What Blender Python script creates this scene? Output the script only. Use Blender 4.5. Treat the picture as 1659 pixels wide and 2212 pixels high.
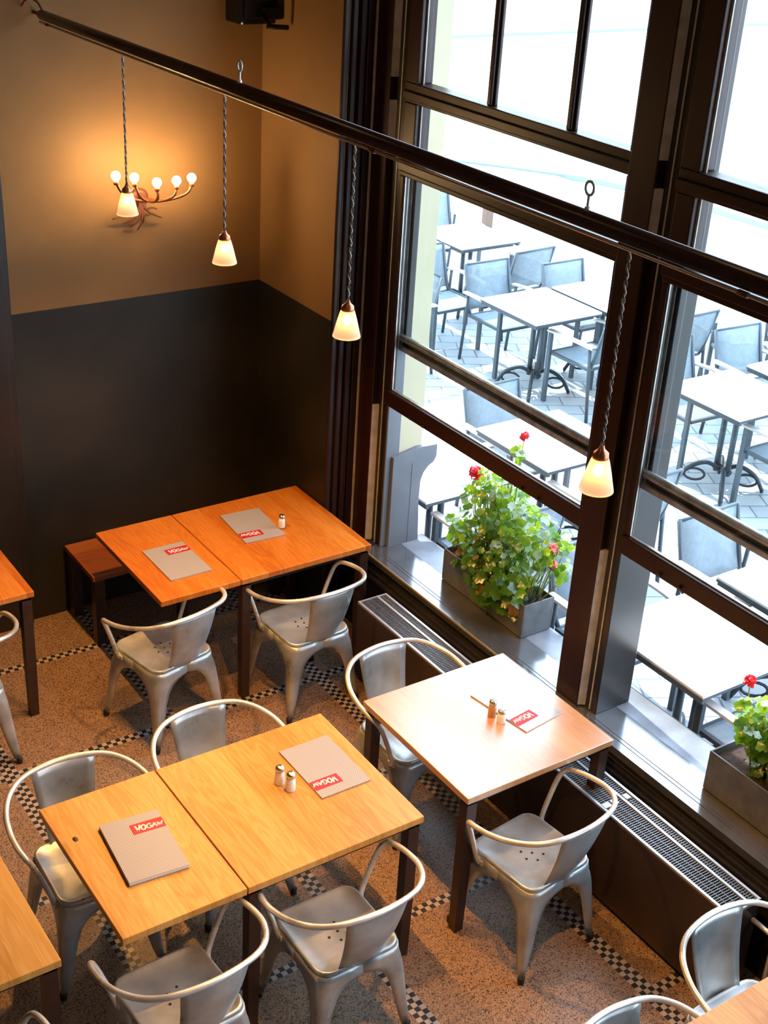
import bpy, bmesh, math, random
from mathutils import Vector, Matrix
random.seed(7)
PI = math.pi
R = math.radians
S = bpy.context.scene
C = S.collection
for o in list(bpy.data.objects):
    bpy.data.objects.remove(o)

# ------------------------------------------------------------------ camera
cam_d = bpy.data.cameras.new('camera')
cam = bpy.data.objects.new('camera', cam_d)
C.objects.link(cam)
B = Matrix(((0.8289331397, 0.2153606955, -0.5162263270),
            (-0.5565086707, 0.4104047612, -0.7224029564),
            (0.0562845394, 0.8861081778, 0.4600482016)))
cam.matrix_world = Matrix.Translation((0, 0, 4.25)) @ B.to_4x4()
cam_d.sensor_fit = 'VERTICAL'
cam_d.sensor_height = 36
cam_d.sensor_width = 27
cam_d.lens = 2893.79 * 36 / 2212
cam_d.clip_end = 300
S.camera = cam

# ------------------------------------------------------------------ light and exposure
SKY = 7.4
SUN = 10.0
EXPOSURE = 0.0
LAMP_SHADE = 10.0        # glowing glass of the pendants
BULB = 60.0              # filament bulbs inside the pendants
GLOBE = 250.0            # round bulbs of the wall light
PENDANT = 128.0           # light thrown by each pendant bulb
CEIL = 2.5              # unseen warm fill lights added under the ceiling
w = bpy.data.worlds.new('sky')
S.world = w
w.use_nodes = True
nt = w.node_tree
bgn = nt.nodes['Background']
tc = nt.nodes.new('ShaderNodeTexCoord')
sx = nt.nodes.new('ShaderNodeSeparateXYZ')
cr = nt.nodes.new('ShaderNodeValToRGB')
cr.color_ramp.elements[0].color = (0.72, 0.86, 1.0, 1)
cr.color_ramp.elements[1].color = (0.52, 0.73, 1.0, 1)
nt.links.new(tc.outputs['Generated'], sx.inputs[0])
nt.links.new(sx.outputs['Z'], cr.inputs[0])
nt.links.new(cr.outputs[0], bgn.inputs['Color'])
bgn.inputs['Strength'].default_value = SKY

def aim(o, d):
    o.rotation_euler = Vector(d).to_track_quat('-Z', 'Y').to_euler()
sd = bpy.data.lights.new('sun', 'SUN')
sd.energy = SUN
sd.angle = R(1.2)
sd.color = (1.0, 0.96, 0.88)
so = bpy.data.objects.new('sun', sd)
C.objects.link(so)
so.location = (5, 10, 12)
aim(so, (-0.05, -0.6, -0.8))
for n, (x, y, z, p, s) in enumerate([(0.4, 2.2, 5.0, CEIL, 0.25), (1.4, 4.6, 5.0, CEIL, 0.25), (2.6, 1.6, 5.0, CEIL * 0.8, 0.25)]):
    ld = bpy.data.lights.new('ceiling_fill_light', 'AREA')  # added fill for the room's ambient light, no lamp in view
    ld.shape = 'DISK'
    ld.size = s
    ld.energy = p
    ld.color = (1.0, 0.60, 0.26)
    lo = bpy.data.objects.new('ceiling_fill_light', ld)
    C.objects.link(lo)
    lo.location = (x, y, z)

S.view_settings.view_transform = 'Standard'
S.view_settings.look = 'None'
S.view_settings.exposure = EXPOSURE
S.view_settings.gamma = 1
S.view_settings.use_curve_mapping = False

# ------------------------------------------------------------------ materials
def newmat(name):
    m = bpy.data.materials.new(name)
    m.use_nodes = True
    nt = m.node_tree
    return m, nt, nt.nodes['Principled BSDF']

def setp(b, **k):
    names = {'rough': 'Roughness', 'metal': 'Metallic', 'spec': 'Specular IOR Level', 'coat': 'Coat Weight', 'coatr': 'Coat Roughness'}
    for a, v in k.items():
        b.inputs[names[a]].default_value = v

def plain(name, col, rough=0.5, metal=0.0, noise=0.0, nscale=8.0, bump=0.0, bscale=60.0, **k):
    m, nt, b = newmat(name)
    b.inputs['Base Color'].default_value = (*col, 1)
    setp(b, rough=rough, metal=metal, **k)
    t = nt.nodes.new('ShaderNodeTexCoord')
    if noise:
        n = nt.nodes.new('ShaderNodeTexNoise')
        n.inputs['Scale'].default_value = nscale
        n.inputs['Detail'].default_value = 5
        r = nt.nodes.new('ShaderNodeValToRGB')
        r.color_ramp.elements[0].position = 0.3
        r.color_ramp.elements[1].position = 0.7
        r.color_ramp.elements[0].color = (*[c * (1 - noise) for c in col], 1)
        r.color_ramp.elements[1].color = (*[min(1, c * (1 + noise)) for c in col], 1)
        nt.links.new(t.outputs['Object'], n.inputs['Vector'])
        nt.links.new(n.outputs['Fac'], r.inputs[0])
        nt.links.new(r.outputs[0], b.inputs['Base Color'])
    if bump:
        n2 = nt.nodes.new('ShaderNodeTexNoise')
        n2.inputs['Scale'].default_value = bscale
        bp = nt.nodes.new('ShaderNodeBump')
        bp.inputs['Strength'].default_value = bump
        bp.inputs['Distance'].default_value = 0.01
        nt.links.new(t.outputs['Object'], n2.inputs['Vector'])
        nt.links.new(n2.outputs['Fac'], bp.inputs['Height'])
        nt.links.new(bp.outputs[0], b.inputs['Normal'])
    return m

def math_node(nt, op, a, b=None, c=None):
    n = nt.nodes.new('ShaderNodeMath')
    n.operation = op
    for i, v in enumerate((a, b, c)):
        if v is None:
            continue
        if isinstance(v, (int, float)):
            n.inputs[i].default_value = v
        else:
            nt.links.new(v, n.inputs[i])
    return n.outputs[0]

def wood(name, c0, c1, c2, rough=0.3, seed=0.0, plank=0.13, axis='Y', coat=0.0, spec=0.5, scale=1.0):
    """boards running along the given object axis, each board with its own tone"""
    m, nt, b = newmat(name)
    t = nt.nodes.new('ShaderNodeTexCoord')
    s = nt.nodes.new('ShaderNodeSeparateXYZ')
    nt.links.new(t.outputs['Object'], s.inputs[0])
    across = s.outputs['X'] if axis == 'Y' else s.outputs['Y']
    along = s.outputs['Y'] if axis == 'Y' else s.outputs['X']
    pl = math_node(nt, 'FLOOR', math_node(nt, 'DIVIDE', math_node(nt, 'ADD', across, seed), plank))
    wn = nt.nodes.new('ShaderNodeTexWhiteNoise')
    wn.noise_dimensions = '1D'
    nt.links.new(pl, wn.inputs['W'])
    cx = nt.nodes.new('ShaderNodeCombineXYZ')
    nt.links.new(math_node(nt, 'MULTIPLY', across, 16 * scale), cx.inputs[0])
    nt.links.new(math_node(nt, 'MULTIPLY', along, 1.7 * scale), cx.inputs[1])
    nt.links.new(math_node(nt, 'ADD', math_node(nt, 'MULTIPLY', wn.outputs['Value'], 30.0), seed * 7), cx.inputs[2])
    n1 = nt.nodes.new('ShaderNodeTexNoise')
    n1.inputs['Scale'].default_value = 1.0
    n1.inputs['Detail'].default_value = 3
    n1.inputs['Distortion'].default_value = 1.0
    nt.links.new(cx.outputs[0], n1.inputs['Vector'])
    wv = math_node(nt, 'SINE', math_node(nt, 'MULTIPLY', n1.outputs['Fac'], 42.0))
    wv = math_node(nt, 'MULTIPLY_ADD', wv, 0.16, 0.5)
    n2 = nt.nodes.new('ShaderNodeTexNoise')
    n2.inputs['Scale'].default_value = 1.0
    n2.inputs['Detail'].default_value = 6
    cx2 = nt.nodes.new('ShaderNodeCombineXYZ')
    nt.links.new(math_node(nt, 'MULTIPLY', across, 110 * scale), cx2.inputs[0])
    nt.links.new(math_node(nt, 'MULTIPLY', along, 6 * scale), cx2.inputs[1])
    nt.links.new(cx2.outputs[0], n2.inputs['Vector'])
    mx = math_node(nt, 'ADD', math_node(nt, 'MULTIPLY', wv, 0.62), math_node(nt, 'MULTIPLY', n2.outputs['Fac'], 0.34))
    mx = math_node(nt, 'ADD', mx, math_node(nt, 'MULTIPLY_ADD', wn.outputs['Value'], 0.34, -0.09))
    r = nt.nodes.new('ShaderNodeValToRGB')
    e = r.color_ramp.elements
    e[0].position = 0.18
    e[0].color = (*c0, 1)
    e[1].position = 0.86
    e[1].color = (*c2, 1)
    k = e.new(0.5)
    k.color = (*c1, 1)
    nt.links.new(mx, r.inputs[0])
    nt.links.new(r.outputs[0], b.inputs['Base Color'])
    setp(b, rough=rough, coat=coat, spec=spec, coatr=0.28)
    if coat:
        b.inputs['Coat IOR'].default_value = 2.3
    bp = nt.nodes.new('ShaderNodeBump')
    bp.inputs['Strength'].default_value = 0.06
    bp.inputs['Distance'].default_value = 0.002
    nt.links.new(n2.outputs['Fac'], bp.inputs['Height'])
    nt.links.new(bp.outputs[0], b.inputs['Normal'])
    return m

OAK = [wood('oiled_oak_%d' % i, (0.36, 0.14, 0.022), (0.54, 0.255, 0.055), (0.66, 0.36, 0.10), 0.34, sd, 0.115, spec=0.45) for i, sd in enumerate((3.1, 5.7, 9.4, 12.2))]
OAKRED = wood('lamplit_oak', (0.34, 0.075, 0.007), (0.50, 0.145, 0.015), (0.61, 0.23, 0.035), 0.32, 4.2, 0.12)  # oak darkened and reddened to stand for lamplight without daylight
OAKPALE = wood('daylit_oak', (0.46, 0.19, 0.06), (0.58, 0.28, 0.10), (0.66, 0.36, 0.15), 0.33, 7.3, 0.12, spec=0.9, coat=1.0)  # paler oak tones stand in for window glare on the top
BENCHW = wood('reddish_bench_wood', (0.20, 0.045, 0.01), (0.28, 0.075, 0.016), (0.36, 0.11, 0.025), 0.4, 2.2, 0.12, axis='X')
DARKWOOD = plain('dark_stained_wood', (0.034, 0.014, 0.008), 0.38, noise=0.3, nscale=20)
FRAMEW = plain('dark_brown_painted_frame', (0.023, 0.007, 0.005), 0.38, spec=0.35, noise=0.15, nscale=9, bump=0.05, bscale=30)
FRAMEB = plain('black_brown_painted_frame', (0.014, 0.010, 0.008), 0.28, noise=0.15, nscale=9)
POLEW = wood('reddish_dark_pole_wood', (0.010, 0.003, 0.002), (0.022, 0.006, 0.004), (0.05, 0.014, 0.006), 0.3, 1.3, 0.2)
TRACK = plain('worn_aluminium_track', (0.42, 0.40, 0.36), 0.38, 0.7, noise=0.35, nscale=14)
STRIP = plain('daylit_edge_strip', (0.42, 0.41, 0.38), 0.45, noise=0.2, nscale=18)  # pale tone stands in for daylight caught on bevels and edges
SILLW = plain('sky_glare_sill_board', (0.30, 0.31, 0.33), 0.15, 0.85, noise=0.15, nscale=6, bump=0.03, bscale=9)  # grey metal tone puts sky glare into the black lacquered board
LEDGE = plain('glossy_black_ledge', (0.02, 0.018, 0.017), 0.15, noise=0.3, nscale=6, coat=1.0, coatr=0.1)
SILLM = plain('grey_zinc_sill_flashing', (0.22, 0.25, 0.29), 0.34, 0.3, noise=0.25, nscale=7, bump=0.06, bscale=6)
BRASS = plain('worn_golden_edge', (0.45, 0.32, 0.15), 0.4, 0.5)
UNDER = plain('black_painted_wall_below_window', (0.007, 0.006, 0.006), 0.45)
RADB = plain('brown_radiator_enamel', (0.034, 0.020, 0.015), 0.34, noise=0.15, nscale=5)
RADG = plain('radiator_grille_metal', (0.52, 0.52, 0.53), 0.35, 0.6)
RADS = plain('radiator_slat_metal', (0.17, 0.165, 0.165), 0.4, 0.5)
RADD = plain('dark_radiator_inside', (0.02, 0.018, 0.018), 0.7)
COPPER = plain('copper_cap', (0.75, 0.26, 0.13), 0.3, 0.9)
BLACK = plain('black_metal', (0.006, 0.006, 0.006), 0.4, 0.3)
IRON = plain('rusty_brown_iron', (0.16, 0.045, 0.018), 0.5, 0.3)
CORD = plain('twisted_cloth_cord', (0.10, 0.065, 0.045), 0.7)
CORDL = plain('pale_cloth_cord', (0.48, 0.42, 0.38), 0.7)
RUBBER = plain('black_rubber', (0.012, 0.012, 0.012), 0.6)
STEELROD = plain('pale_steel_conduit', (0.55, 0.46, 0.40), 0.3, 0.8)
HOLE = plain('punched_hole', (0.012, 0.012, 0.014), 0.8)
GREYB = plain('grey_painted_pier_base', (0.13, 0.14, 0.16), 0.6, noise=0.12, nscale=5)
CREAM = plain('cream_render', (0.47, 0.415, 0.28), 0.8, noise=0.04, nscale=3)
ZINC = plain('weathered_zinc', (0.12, 0.125, 0.13), 0.5, 0.4, noise=0.25, nscale=12)
SOIL = plain('potting_soil', (0.035, 0.018, 0.010), 0.9, noise=0.5, nscale=40, bump=0.6, bscale=60)
TABLEW = plain('white_cafe_tabletop', (0.86, 0.87, 0.88), 0.35)
TEDGE = plain('dark_grey_table_edge', (0.055, 0.065, 0.08), 0.5)
OFRAME = plain('grey_blue_powder_coat', (0.075, 0.095, 0.115), 0.45, 0.2)
OSLING = plain('grey_blue_sling_fabric', (0.25, 0.30, 0.345), 0.8, noise=0.1, nscale=30)
mxn = OSLING.node_tree
_b = mxn.nodes['Principled BSDF']
_t = mxn.nodes.new('ShaderNodeBsdfTransparent')
_m = mxn.nodes.new('ShaderNodeMixShader')
_m.inputs[0].default_value = 0.22
mxn.links.new(_b.outputs[0], _m.inputs[1])
mxn.links.new(_t.outputs[0], _m.inputs[2])
mxn.links.new(_m.outputs[0], mxn.nodes['Material Output'].inputs[0])
OARM = plain('pale_wood_armrest', (0.62, 0.56, 0.52), 0.5)
CIRON = plain('cast_iron', (0.035, 0.045, 0.055), 0.5, 0.4)
WHITEC = plain('salt_white', (0.85, 0.85, 0.83), 0.5)
PEPPER = plain('ground_pepper_brown', (0.30, 0.13, 0.05), 0.7)
CAPM = plain('brushed_steel_cap', (0.55, 0.53, 0.50), 0.3, 1.0)
RED = plain('red_label', (0.42, 0.010, 0.022), 0.5)
LETTER = plain('cream_lettering', (0.80, 0.66, 0.62), 0.5)
PAPER = plain('white_pages', (0.75, 0.74, 0.70), 0.6)
TERRAW = plain('brown_wood_slat', (0.18, 0.10, 0.07), 0.55)

def galvanised(name, base, rough):
    m, nt, b = newmat(name)
    t = nt.nodes.new('ShaderNodeTexCoord')
    oi = nt.nodes.new('ShaderNodeObjectInfo')
    mp = nt.nodes.new('ShaderNodeVectorMath')
    mp.operation = 'ADD'
    nt.links.new(t.outputs['Object'], mp.inputs[0])
    nt.links.new(oi.outputs['Random'], mp.inputs[1])
    n = nt.nodes.new('ShaderNodeTexNoise')
    n.inputs['Scale'].default_value = 7
    n.inputs['Detail'].default_value = 6
    nt.links.new(mp.outputs[0], n.inputs['Vector'])
    r = nt.nodes.new('ShaderNodeValToRGB')
    e = r.color_ramp.elements
    e[0].position = 0.3
    e[0].color = (*[c * 0.62 for c in base], 1)
    e[1].position = 0.72
    e[1].color = (*[c * 1.2 for c in base], 1)
    nt.links.new(n.outputs['Fac'], r.inputs[0])
    nt.links.new(r.outputs[0], b.inputs['Base Color'])
    rr = math_node(nt, 'MULTIPLY_ADD', n.outputs['Fac'], 0.25, rough - 0.12)
    nt.links.new(rr, b.inputs['Roughness'])
    setp(b, metal=0.5, spec=0.7)
    bp = nt.nodes.new('ShaderNodeBump')
    bp.inputs['Strength'].default_value = 0.12
    bp.inputs['Distance'].default_value = 0.01
    nt.links.new(n.outputs['Fac'], bp.inputs['Height'])
    nt.links.new(bp.outputs[0], b.inputs['Normal'])
    return m
GALV = galvanised('galvanised_steel', (0.50, 0.53, 0.53), 0.31)
GALVT = galvanised('polished_galvanised_tube', (0.78, 0.76, 0.72), 0.30)

def plaster():
    m, nt, b = newmat('two_tone_plaster')
    t = nt.nodes.new('ShaderNodeTexCoord')
    s = nt.nodes.new('ShaderNodeSeparateXYZ')
    nt.links.new(t.outputs['Object'], s.inputs[0])
    up = math_node(nt, 'GREATER_THAN', s.outputs['Z'], 1.856)
    n = nt.nodes.new('ShaderNodeTexNoise')
    n.inputs['Scale'].default_value = 1.6
    n.inputs['Detail'].default_value = 5
    nt.links.new(t.outputs['Object'], n.inputs['Vector'])
    def ramp(a, c):
        r = nt.nodes.new('ShaderNodeValToRGB')
        r.color_ramp.elements[0].position = 0.35
        r.color_ramp.elements[1].position = 0.68
        r.color_ramp.elements[0].color = (*a, 1)
        r.color_ramp.elements[1].color = (*c, 1)
        nt.links.new(n.outputs['Fac'], r.inputs[0])
        return r.outputs[0]
    lo = ramp((0.010, 0.009, 0.0065), (0.026, 0.023, 0.017))
    hi = ramp((0.18, 0.094, 0.034), (0.23, 0.125, 0.047))
    mx = nt.nodes.new('ShaderNodeMix')
    mx.data_type = 'RGBA'
    nt.links.new(up, mx.inputs['Factor'])
    nt.links.new(lo, mx.inputs['A'])
    nt.links.new(hi, mx.inputs['B'])
    nt.links.new(mx.outputs['Result'], b.inputs['Base Color'])
    nt.links.new(math_node(nt, 'MULTIPLY_ADD', up, 0.2, 0.5), b.inputs['Roughness'])
    setp(b, spec=0.3)
    return m
PLASTER = plaster()
CEILM = plain('dark_ceiling_paint', (0.10, 0.07, 0.05), 0.8)
DARKWALL = plain('brown_wall_paint', (0.13, 0.075, 0.04), 0.6)

def terrazzo():
    m, nt, b = newmat('terrazzo_with_chequered_mosaic_bands')
    t = nt.nodes.new('ShaderNodeTexCoord')
    s = nt.nodes.new('ShaderNodeSeparateXYZ')
    nt.links.new(t.outputs['Object'], s.inputs[0])
    X, Y = s.outputs['X'], s.outputs['Y']
    v = nt.nodes.new('ShaderNodeTexVoronoi')
    v.inputs['Scale'].default_value = 230
    nt.links.new(t.outputs['Object'], v.inputs['Vector'])
    sp = nt.nodes.new('ShaderNodeSeparateColor')
    nt.links.new(v.outputs['Color'], sp.inputs[0])
    r = nt.nodes.new('ShaderNodeValToRGB')
    r.color_ramp.interpolation = 'CONSTANT'
    e = r.color_ramp.elements
    e[0].position = 0
    e[0].color = (0.04, 0.028, 0.026, 1)
    e[1].position = 0.17
    e[1].color = (0.27, 0.165, 0.095, 1)
    a = e.new(0.5)
    a.color = (0.33, 0.21, 0.13, 1)
    a = e.new(0.75)
    a.color = (0.22, 0.13, 0.075, 1)
    a = e.new(0.88)
    a.color = (0.36, 0.27, 0.20, 1)
    nt.links.new(sp.outputs[0], r.inputs[0])
    big = nt.nodes.new('ShaderNodeTexNoise')
    big.inputs['Scale'].default_value = 0.9
    nt.links.new(t.outputs['Object'], big.inputs['Vector'])
    T = 0.0243
    fx = math_node(nt, 'FLOOR', math_node(nt, 'DIVIDE', X, T))
    fy = math_node(nt, 'FLOOR', math_node(nt, 'DIVIDE', Y, T))
    chk = math_node(nt, 'MODULO', math_node(nt, 'ADD', math_node(nt, 'ADD', fx, fy), 1000), 2)
    P = 0.88
    PX = T * 36
    # bands centred on grid lines, two or three tiles wide
    def band(coord, off, n):
        q = math_node(nt, 'MODULO', math_node(nt, 'ADD', math_node(nt, 'SUBTRACT', coord, off), PX * 20), PX)
        return math_node(nt, 'LESS_THAN', q, n * T)
    X0 = round(1.56 / T) * T
    Y0 = round(3.43 / T) * T
    bx_ = band(X, X0, 3)
    by_ = band(Y, Y0, 2)
    bd = math_node(nt, 'MAXIMUM', bx_, by_)
    m1 = nt.nodes.new('ShaderNodeMix')
    m1.data_type = 'RGBA'
    m1.inputs['A'].default_value = (0.018, 0.016, 0.02, 1)
    m1.inputs['B'].default_value = (0.42, 0.36, 0.30, 1)
    nt.links.new(chk, m1.inputs['Factor'])
    m2 = nt.nodes.new('ShaderNodeMix')
    m2.data_type = 'RGBA'
    nt.links.new(bd, m2.inputs['Factor'])
    nt.links.new(r.outputs[0], m2.inputs['A'])
    nt.links.new(m1.outputs['Result'], m2.inputs['B'])
    nt.links.new(m2.outputs['Result'], b.inputs['Base Color'])
    setp(b, rough=0.42)
    return m
TERRAZZO = terrazzo()

def pavers():
    m, nt, b = newmat('grey_stone_pavers')
    t = nt.nodes.new('ShaderNodeTexCoord')
    mp = nt.nodes.new('ShaderNodeMapping')
    mp.inputs['Rotation'].default_value = (0, 0, 0.5)
    nt.links.new(t.outputs['Object'], mp.inputs[0])
    br = nt.nodes.new('ShaderNodeTexBrick')
    br.inputs['Scale'].default_value = 1.0
    br.inputs['Brick Width'].default_value = 0.28
    br.inputs['Row Height'].default_value = 0.18
    br.inputs['Mortar Size'].default_value = 0.007
    br.inputs['Color1'].default_value = (0.30, 0.33, 0.36, 1)
    br.inputs['Color2'].default_value = (0.40, 0.43, 0.45, 1)
    br.inputs['Mortar'].default_value = (0.13, 0.15, 0.17, 1)
    nt.links.new(mp.outputs[0], br.inputs['Vector'])
    nt.links.new(br.outputs['Color'], b.inputs['Base Color'])
    setp(b, rough=0.5)
    return m
PAVERS = pavers()
ASPHALT = plain('pale_sunlit_street', (0.62, 0.64, 0.66), 0.8, noise=0.06, nscale=1)
KERB = plain('grey_blue_kerb_line', (0.20, 0.25, 0.30), 0.7)

def glassmat():
    m, nt, b = newmat('clear_window_glass')
    nt.nodes.remove(b)
    out = nt.nodes['Material Output']
    tr = nt.nodes.new('ShaderNodeBsdfTransparent')
    tr.inputs['Color'].default_value = (0.97, 0.985, 0.98, 1)
    gl = nt.nodes.new('ShaderNodeBsdfGlossy')
    gl.inputs['Roughness'].default_value = 0.02
    lw = nt.nodes.new('ShaderNodeLayerWeight')
    lw.inputs['Blend'].default_value = 0.5
    fr = math_node(nt, 'MULTIPLY_ADD', math_node(nt, 'POWER', lw.outputs['Facing'], 5.0), 0.45, 0.02)
    mx = nt.nodes.new('ShaderNodeMixShader')
    nt.links.new(fr, mx.inputs[0])
    nt.links.new(tr.outputs[0], mx.inputs[1])
    nt.links.new(gl.outputs[0], mx.inputs[2])
    nt.links.new(mx.outputs[0], out.inputs[0])
    return m
GLASS = glassmat()

def emis(name, col, st):
    m, nt, b = newmat(name)
    b.inputs['Base Color'].default_value = (0.8, 0.8, 0.8, 1)
    b.inputs['Emission Color'].default_value = (*col, 1)
    b.inputs['Emission Strength'].default_value = st
    return m
GLOBEM = emis('lit_globe_bulb', (1.0, 0.66, 0.30), GLOBE)
BULBM = emis('lit_filament_bulb', (1.0, 0.55, 0.20), BULB)

def shademat():
    m, nt, b = newmat('lit_ribbed_glass_shade')
    out = nt.nodes['Material Output']
    b.inputs['Base Color'].default_value = (0.75, 0.6, 0.5, 1)
    b.inputs['Emission Color'].default_value = (1.0, 0.55, 0.36, 1)
    b.inputs['Emission Strength'].default_value = LAMP_SHADE * 0.03
    setp(b, rough=0.25)
    tl = nt.nodes.new('ShaderNodeBsdfTranslucent')
    tl.inputs['Color'].default_value = (0.80, 0.64, 0.54, 1)
    tr = nt.nodes.new('ShaderNodeBsdfTransparent')
    m1 = nt.nodes.new('ShaderNodeMixShader')
    m1.inputs[0].default_value = 0.45
    nt.links.new(b.outputs[0], m1.inputs[1])
    nt.links.new(tl.outputs[0], m1.inputs[2])
    m2 = nt.nodes.new('ShaderNodeMixShader')
    m2.inputs[0].default_value = 0.22
    nt.links.new(m1.outputs[0], m2.inputs[1])
    nt.links.new(tr.outputs[0], m2.inputs[2])
    nt.links.new(m2.outputs[0], out.inputs[0])
    return m
SHADEM = shademat()

def clearjar(name, col):
    m, nt, b = newmat(name)
    b.inputs['Base Color'].default_value = (*col, 1)
    b.inputs['Transmission Weight'].default_value = 0.2
    setp(b, rough=0.08)
    return m
JARS = clearjar('salt_filled_glass', (0.92, 0.92, 0.90))
JARP = clearjar('pepper_filled_glass', (0.55, 0.30, 0.14))

def leafmat(name, c0, c1, tl):
    m, nt, b = newmat(name)
    out = nt.nodes['Material Output']
    t = nt.nodes.new('ShaderNodeTexCoord')
    n = nt.nodes.new('ShaderNodeTexNoise')
    n.inputs['Scale'].default_value = 14
    nt.links.new(t.outputs['Object'], n.inputs['Vector'])
    r = nt.nodes.new('ShaderNodeValToRGB')
    r.color_ramp.elements[0].position = 0.38
    r.color_ramp.elements[1].position = 0.62
    r.color_ramp.elements[0].color = (*c0, 1)
    r.color_ramp.elements[1].color = (*c1, 1)
    nt.links.new(n.outputs['Fac'], r.inputs[0])
    nt.links.new(r.outputs[0], b.inputs['Base Color'])
    setp(b, rough=0.24, spec=0.8)
    tt = nt.nodes.new('ShaderNodeBsdfTranslucent')
    tt.inputs['Color'].default_value = (*tl, 1)
    mx = nt.nodes.new('ShaderNodeMixShader')
    mx.inputs[0].default_value = 0.4
    nt.links.new(b.outputs[0], mx.inputs[1])
    nt.links.new(tt.outputs[0], mx.inputs[2])
    nt.links.new(mx.outputs[0], out.inputs[0])
    return m
LEAF = leafmat('geranium_leaf', (0.03, 0.10, 0.012), (0.09, 0.22, 0.02), (0.30, 0.50, 0.02))
LEAFY = leafmat('sun_bright_leaf', (0.12, 0.26, 0.02), (0.28, 0.42, 0.03), (0.55, 0.75, 0.03))  # sun shining through leaves, put into a brighter yellow-green
LEAFP = leafmat('glare_pale_leaf', (0.16, 0.24, 0.15), (0.34, 0.42, 0.30), (0.35, 0.5, 0.25))  # whitish glare on leaves, put into their colour
LEAFD = leafmat('dry_brown_leaf', (0.20, 0.07, 0.015), (0.38, 0.20, 0.03), (0.4, 0.2, 0.03))
PETAL = leafmat('red_petals', (0.55, 0.01, 0.02), (0.75, 0.03, 0.05), (0.9, 0.05, 0.05))
PETALP = leafmat('pink_petals', (0.75, 0.18, 0.16), (0.85, 0.35, 0.3), (0.95, 0.4, 0.35))
STEM = plain('plant_stem', (0.16, 0.22, 0.05), 0.6)

def menumat(coat=0.0):
    m, nt, b = newmat('grey_woven_menu_cover')
    t = nt.nodes.new('ShaderNodeTexCoord')
    s = nt.nodes.new('ShaderNodeSeparateXYZ')
    nt.links.new(t.outputs['Object'], s.inputs[0])
    row = math_node(nt, 'FLOOR', math_node(nt, 'DIVIDE', s.outputs['X'], 0.0065))
    ph = math_node(nt, 'MULTIPLY', math_node(nt, 'MODULO', math_node(nt, 'ADD', row, 100), 2), PI)
    a = math_node(nt, 'SINE', math_node(nt, 'ADD', math_node(nt, 'MULTIPLY', s.outputs['Y'], 2 * PI / 0.013), ph))
    c = math_node(nt, 'SINE', math_node(nt, 'MULTIPLY', s.outputs['X'], 2 * PI / 0.0065))
    k = math_node(nt, 'MULTIPLY_ADD', math_node(nt, 'ADD', a, c), 0.22, 0.5)
    r = nt.nodes.new('ShaderNodeValToRGB')
    r.color_ramp.elements[0].color = (0.20, 0.195, 0.19, 1)
    r.color_ramp.elements[1].color = (0.46, 0.44, 0.43, 1)
    nt.links.new(k, r.inputs[0])
    nt.links.new(r.outputs[0], b.inputs['Base Color'])
    setp(b, rough=0.42, coat=coat, coatr=0.18)
    b.inputs['Coat IOR'].default_value = 2.0
    return m
MENU = menumat()
MENUG = menumat(1.0)

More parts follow.
